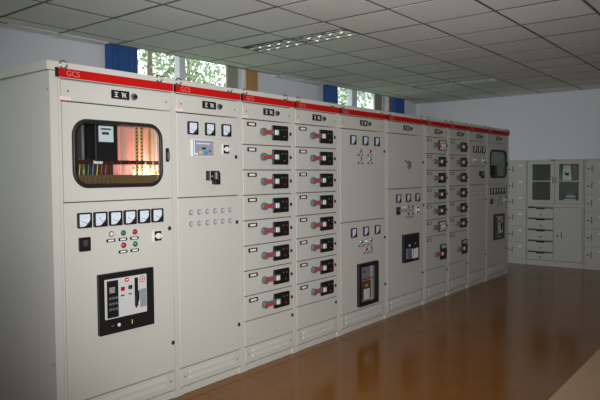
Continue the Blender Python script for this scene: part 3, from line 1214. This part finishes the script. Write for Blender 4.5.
# 5: two doors with meters
root, w = cabinet(4, 'wide cabinet with three meters on upper and on lower door above a tall black-framed window')
joint_shade_liner(root, w, .06, 1.98)
d = panel(root, 'door', PM, w - PM, 1.079, 1.985)
for k in range(3):
    meter(d, .236 + .223 * k - PM, 1.881 - 1.079, 1.75, 1.0)
for x, z, ln in ((.374, 1.778, lens_green), (.553, 1.778, lens_red), (.374, 1.698, lens_dark), (.553, 1.698, lens_green)):
    lamp(d, x - PM, z - 1.079, ln)
    label_plate(d, x - PM, z - .041 - 1.079, .085)
lock(d, .838 - PM, 1.783 - 1.079)
d = panel(root, 'door', PM, w - PM, PZ1, 1.079)
for k in range(3):
    meter(d, .243 + .222 * k - PM, UP(.970), 1.75)
for x, z, ln in ((.385, .870, lens_green), (.477, .869, lens_white), (.566, .870, lens_red), (.476, .788, lens_red), (.567, .789, lens_green)):
    lamp(d, x - PM, UP(z), ln)
    label_plate(d, x - .01 - PM, UP(z - .041), .072)
lock(d, .845 - PM, UP(.877))
lock(d, .850 - PM, UP(.373))
glazed_breaker(d, .304 - PM, .667 - PM, UP(.222), UP(.652), 'window')

# 6: plain upper door with round latch
root, w = cabinet(5, 'wide cabinet with a plain upper door bearing only a round latch')
joint_shade_liner(root, w, .06, 1.98)
d = panel(root, 'door', PM, w - PM, 1.384, 1.985)


def latch():
    pts = [(.038 * math.cos(a), -.010, .040 * math.sin(a)) for a in [PI * (.62 - 1.5 * k / 12) for k in range(13)]]
    m = MB().tube(pts, .0075, 0, 6)
    m.cyl(.0, .0, 0, -.016, .020, 0, 12)
    m.box(-.085, -.060, -.010, 0, .030, .056)
    m.tube([(-.068, -.008, .040), (-.045, -.012, .020), (-.012, -.012, .040)], .006, 0, 6)
    return m.mesh('round_latch', grey)


put('round_latch', latch(), d, (.495 - PM, 0, 1.648 - 1.384))
lock(d, .852 - PM, 1.679 - 1.384)
d = panel(root, 'door', PM, w - PM, PZ1, 1.384)
for k in range(3):
    meter(d, .256 + .223 * k - PM, UP(1.276), 1.75)
for x, z, ln in ((.388, 1.176, lens_white), (.485, 1.176, lens_green), (.578, 1.175, lens_red), (.485, 1.097, lens_dark), (.578, 1.096, lens_dark)):
    lamp(d, x - PM, UP(z), ln)
    label_plate(d, x - .01 - PM, UP(z - .041), .072)
black_switch(d, .252 - PM, UP(1.140))
white_switch(d, .710 - PM, UP(1.130))
lock(d, .852 - PM, UP(1.179))
lock(d, .842 - PM, UP(.385))
glazed_breaker(d, .341 - PM, .694 - PM, UP(.556), UP(.868), 'open')

drawer_bank(6, 'drawer cabinet whose top switch plate is white, six small drawers above a tall one', 6, (0, 5))
drawer_bank(7, 'drawer cabinet of six small and one tall drawer, all with black switch plates', 6)

# 9: narrow control cabinet
root, w = cabinet(8, 'narrow cabinet left of the last one, two switches above a black control block')
joint_shade_liner(root, w, .06, 1.98)
d = panel(root, 'door', PM, w - PM, 1.645, 1.985)
for k in range(3):
    meter(d, .205 + .155 * k - PM, 1.874 - 1.645, 1.75)
white_switch(d, .207 - PM, 1.730 - 1.645)
white_switch(d, .520 - PM, 1.730 - 1.645)
lock(d, .610 - PM, 1.690 - 1.645)
d = panel(root, 'blank_panel', PM, w - PM, 1.390, 1.645)
contactor(d, .420 - PM, 1.530 - 1.39)
d = panel(root, 'door', PM, w - PM, PZ1, 1.390)
for r in range(2):
    for k in range(6):
        put('push_button', shared('pb', pb), d, (.150 + .082 * k - PM, 0, UP(1.276 - .080 * r)))
lock(d, .612 - PM, UP(1.182))
lock(d, .612 - PM, UP(.388))

# 10: second incomer
root, w = cabinet(9, 'last cabinet at the far end with a black-rimmed grey window', last=True)
incomer(root, w, .040, True)
put('compartment_back', MB().box(.02, w - .02, .30, .306, 1.39, 1.98).mesh('compartment_back', greyl), root)
put('switch_body', MB().plate(rr(.14, .80, 1.40, 1.665, .01, 2), .30, .14, 0, .005).mesh('switch_body', grey), root)
m = MB()
for k in range(4):
    m.box(.2 + .15 * k, .25 + .15 * k, .26, .27, 1.665, 1.96)
put('busbar', m.mesh('busbar', steel), root)


# ------------------------------------------------------------------ lockers along the back wall
LX = 8.50
LDEP = .42
LH = 1.765


def locker_handle():
    pts = [(0, 0, -.045), (0, -.018, -.032), (0, -.024, 0), (0, -.018, .032), (0, 0, .045)]
    return MB().tube(pts, .007, 0, 8).mesh('handle', grey)


def locker_lock():
    return MB().cyl(0, 0, 0, -.012, .015, 0, 12, .012).cyl(0, 0, -.012, -.015, .006, 1, 8).mesh('lock', [grey, ink])


def label_card():
    return MB().ring(rr(-.035, .035, -.018, .018, .003, 2), rr(-.031, .031, -.014, .014, .002, 2), 0, -.004, 1).box(-.033, .033, -.002, 0, -.016, .016, 0).mesh('label_card', [paper, greyl])


def locker_column(ytop, label, w):
    t = thing('locker', label, 'locker', (LX, ytop, 0), -PI / 2, 'six-door lockers along the back wall')
    m = MB().box(0.001, w - .001, .016, LDEP, .0, LH)
    put('carcass', m.mesh('carcass', locker), t)
    h = (LH - .015 - .10) / 6
    for k in range(6):
        z = .10 + h * k
        d = put('door', shared(('ld', w), lambda: MB().plate([(.008, .004), (w - .008, .004), (w - .008, h - .004), (.008, h - .004)], .016, 0, 0, .003).mesh('door', locker)), t, (0, 0, z))
        put('lock', shared('ll', locker_lock), d, (.052, 0, h * .47))
        put('handle', shared('lhd', locker_handle), d, (.108, 0, h * .50))
        put('label_card', shared('lc', label_card), d, (.235, 0, h * .72))
    return t


# local x runs towards -y of the room after the quarter turn
locker_column(.400, 'six-door grey locker left of the glazed cupboard, beside the last switchgear cabinet', .340)
locker_column(-.850, 'six-door grey locker right of the glazed cupboard, cut by the photo edge', .340)

t = thing('filing_cupboard', 'grey steel filing cupboard with two glass doors above five drawers', 'cupboard', (LX, .058, 0), -PI / 2)
CW = .903
m = MB()
m.box(0.001, .020, .018, LDEP, 0, LH)
m.box(CW - .020, CW - .001, .018, LDEP, 0, LH)
m.box(.020, CW - .020, LDEP - .012, LDEP, 0, LH)
m.box(.020, CW - .020, .018, LDEP - .012, LH - .02, LH)
m.box(.020, CW - .020, .018, LDEP - .012, 0, .09)
m.box(.020, CW - .020, .018, LDEP - .012, .985, 1.04)
put('carcass', m.mesh('carcass', locker), t)
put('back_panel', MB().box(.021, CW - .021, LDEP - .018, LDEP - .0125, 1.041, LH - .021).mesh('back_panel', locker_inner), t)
put('shelf', MB().box(.020, CW - .020, .03, LDEP - .012, 1.398, 1.416).mesh('shelf', locker), t)
put('divider', MB().box(.425, .437, .03, LDEP - .012, .09, .985).mesh('divider', locker), t)
for k, (x0, x1) in enumerate(((.022, .442), (.448, .880))):
    ww = x1 - x0
    g = MB().ring(rr(0, ww, 1.045, 1.742, .001, 2), rr(.068, ww - .060, 1.095, 1.687, .002, 2), .016, 0)
    d = put('glass_door', g.mesh('glass_door', locker), t, (x0, 0, 0))
    put('pane', MB().box(.066, ww - .058, .006, .010, 1.093, 1.689).mesh('pane', glass_clear), d)
    put('glazing_bar', MB().box(.066, ww - .058, .001, .012, 1.400, 1.416).mesh('glazing_bar', locker), d)
    put('handle', shared('lhd', locker_handle), d, (ww - .020 if k == 0 else .020, 0, 1.42))
    put('lock', shared('ll2', lambda: MB().cyl(0, 0, 0, -.008, .011, 0, 10).mesh('lock', chrome)), d, (ww - .035 if k == 0 else .012, 0, 1.485 if k == 0 else 1.33))
ctop = .975
for k in range(5):
    zt = ctop - .1855 * k
    zb = max(zt - .1835, .092)
    hh = zt - zb
    d = put('drawer', shared(('cd', round(hh, 3)), lambda: MB().plate([(0, .004), (.405, .004), (.405, hh - .018), (0, hh - .018)], .018, 0, 0, .002).mesh('drawer', locker)), t, (.025, 0, zb))
    put('finger_pull', shared(('fp', round(hh, 3)), lambda: MB().plate([(.0, hh - .018), (.12, hh - .018), (.14, hh - .034), (.26, hh - .034), (.28, hh - .018), (.405, hh - .018), (.405, hh - .005), (0, hh - .005)], .012, -.0008).mesh('finger_pull', black)), d)
    put('lock', shared('ll', locker_lock), d, (.205, 0, hh * .32))
d = put('cupboard_door', MB().plate([(0, 0), (.440, 0), (.440, .885), (0, .885)], .018, 0, 0, .003).mesh('cupboard_door', locker), t, (.440, 0, .096))
put('lock', shared('ll', locker_lock), d, (.055, 0, .415))
put('handle', shared('lhd', locker_handle), d, (.125, 0, .43))
put('top_badge', MB().box(.385, .450, .010, .0175, 1.745, 1.762).mesh('top_badge', black), t)

# things behind the cupboard glass
o = put('bag', MB().plate([(-.065, 0), (.065, 0), (.075, .03), (.062, .17), (.050, .25), (-.048, .255), (-.066, .16), (-.075, .03)], .07, -.05, 0, .014).plate([(-.020, .085), (.040, .080), (.036, .140), (.010, .120), (-.022, .145)], -.05, -.052, 1).mesh('bag', [paper, ink]), None, (8.62, -.555, 1.4165), (0, 0, -PI / 2))
tag(o, 'white bag with a dark mark on the upper shelf behind the right glass door', 'bag')
m = MB()
for k in range(9):
    a = .009 * k + .006 * (k % 3)
    z = .0185 * k
    m.plate([(-.12 + a, z), (.11 - a * .4, z), (.112 - a * .5, z + .017), (-.11 + a, z + .017)], .10, -.07 + .004 * k, 1 if k in (3, 6) else 0, .003)
o = put('folded_cloth', m.mesh('folded_cloth', [teal, paper]), None, (8.62, -.61, 1.0405), (0, 0, -PI / 2))
tag(o, 'pile of teal and white folded cloths low behind the right glass door', 'cloth')
m = MB().plate(rr(-.02, .02, 0, .23, .003, 2), .12, -.06, 0, .003)
o = put('file_box', m.mesh('file_box', teal), None, (8.62, -.455, 1.4165), (0, 0, -PI / 2))
tag(o, 'narrow dark teal file standing left of the white bag behind glass', 'file box')

# ------------------------------------------------------------------ desk in the foreground
t = thing('desk', 'pale wood-effect desk at the lower right corner of the photo', 'desk', (0.02, -3.40, 0))
put('desk_top', MB().plate([(0, .722), (1.9, .722), (1.9, .75), (0, .75)], .742, 0, 0, .003).mesh('desk_top', deskm), t)
for x in (.06, 1.80):
    put('side_panel', MB().box(x, x + .04, .06, .68, 0, .722).mesh('side_panel', deskm), t)
put('modesty_panel', MB().box(.10, 1.80, .60, .62, .25, .722).mesh('modesty_panel', deskm), t)

# ------------------------------------------------------------------ outside the windows
o = struct('trim_ground', MB().box(-30, 60, Y1 + .2, 70, -3.2, -3.0).mesh('ground', ground_m))
o.name = 'ground'


def tree(x, y, zc, r, label, seed, n=900):
    rnd = random.Random(seed)
    t = thing('tree', label, 'tree', (x, y, -3.0), 0, 'trees outside the windows')
    hc = zc + 3.0
    m = MB()
    m.tube([(0, 0, 0), (.08, .05, hc * .35), (-.05, 0, hc * .7), (0, .05, hc + r * .5)], .2, 0, 8, False, [.22, .18, .13, .05])
    put('trunk', m.mesh('trunk', barkm), t)
    m = MB()
    for k in range(11):
        a = rnd.uniform(0, 2 * PI)
        z = hc * rnd.uniform(.5, .95)
        L = r * rnd.uniform(.6, .95)
        m.tube([(0, 0, z), (L * .5 * math.cos(a), L * .5 * math.sin(a), z + L * .35), (L * math.cos(a), L * math.sin(a), z + L * .55)], .05, 0, 5, False, [.07, .045, .015])
    put('branch', m.mesh('branch', barkm), t)
    m = MB()
    clumps = []
    for k in range(26):
        while True:
            p = Vector((rnd.uniform(-1, 1), rnd.uniform(-1, 1), rnd.uniform(-1, 1)))
            if .25 < p.length < 1:
                break
        clumps.append(p * r + Vector((0, 0, hc)))
    for k in range(n):
        c = rnd.choice(clumps)
        q = c + Vector((rnd.gauss(0, .22 * r), rnd.gauss(0, .22 * r), rnd.gauss(0, .18 * r)))
        a = Vector((rnd.uniform(-1, 1), rnd.uniform(-1, 1), rnd.uniform(-1, 1))).normalized()
        b = a.orthogonal().normalized()
        c2 = a.cross(b)
        s = rnd.uniform(.05, .10)
        i0 = len(m.v)
        m.v += [tuple(q - b * s), tuple(q + c2 * s * .5), tuple(q + b * s), tuple(q - c2 * s * .5 + a * s * .3)]
        m.face([i0, i0 + 1, i0 + 2, i0 + 3])
    f = put('foliage', m.mesh('foliage', leafm), t)
    f['kind'] = 'stuff'
    return t


tree(7.9, 9.2, 4.2, 1.5, 'leafy tree seen through the left pane of the nearer window', 11, 1500)
tree(13.6, 14.2, 5.2, 1.9, 'leafy tree seen through the right pane of the nearer window', 12, 1900)
tree(15.6, 9.0, 4.2, 1.3, 'small tree seen through the left pane of the far window', 13, 1100)
tree(22.2, 13.6, 4.4, 1.2, 'tree in front of the pale building in the right pane of far window', 14, 1100)

t = thing('building', 'pale apartment block outside beyond the far window', 'building', (34.6, 22, -3.0))
put('wall', MB().box(0, 12, 0, 8, 0, 13).mesh('wall', tilewall), t)
for r in range(5):
    for c in range(6):
        w_ = put('window', shared('bw', lambda: MB().ring(rr(0, 1.2, 0, 1.4, .01, 1), rr(.08, 1.12, .08, 1.32, .01, 1), 0, -.06).mesh('window', aluminium)), t, (.6 + 1.95 * c, -.001, 1.0 + 2.4 * r))
        put('pane', shared('bwp', lambda: MB().box(.08, 1.12, -.03, 0, .08, 1.32).mesh('pane', dark_win)), w_)
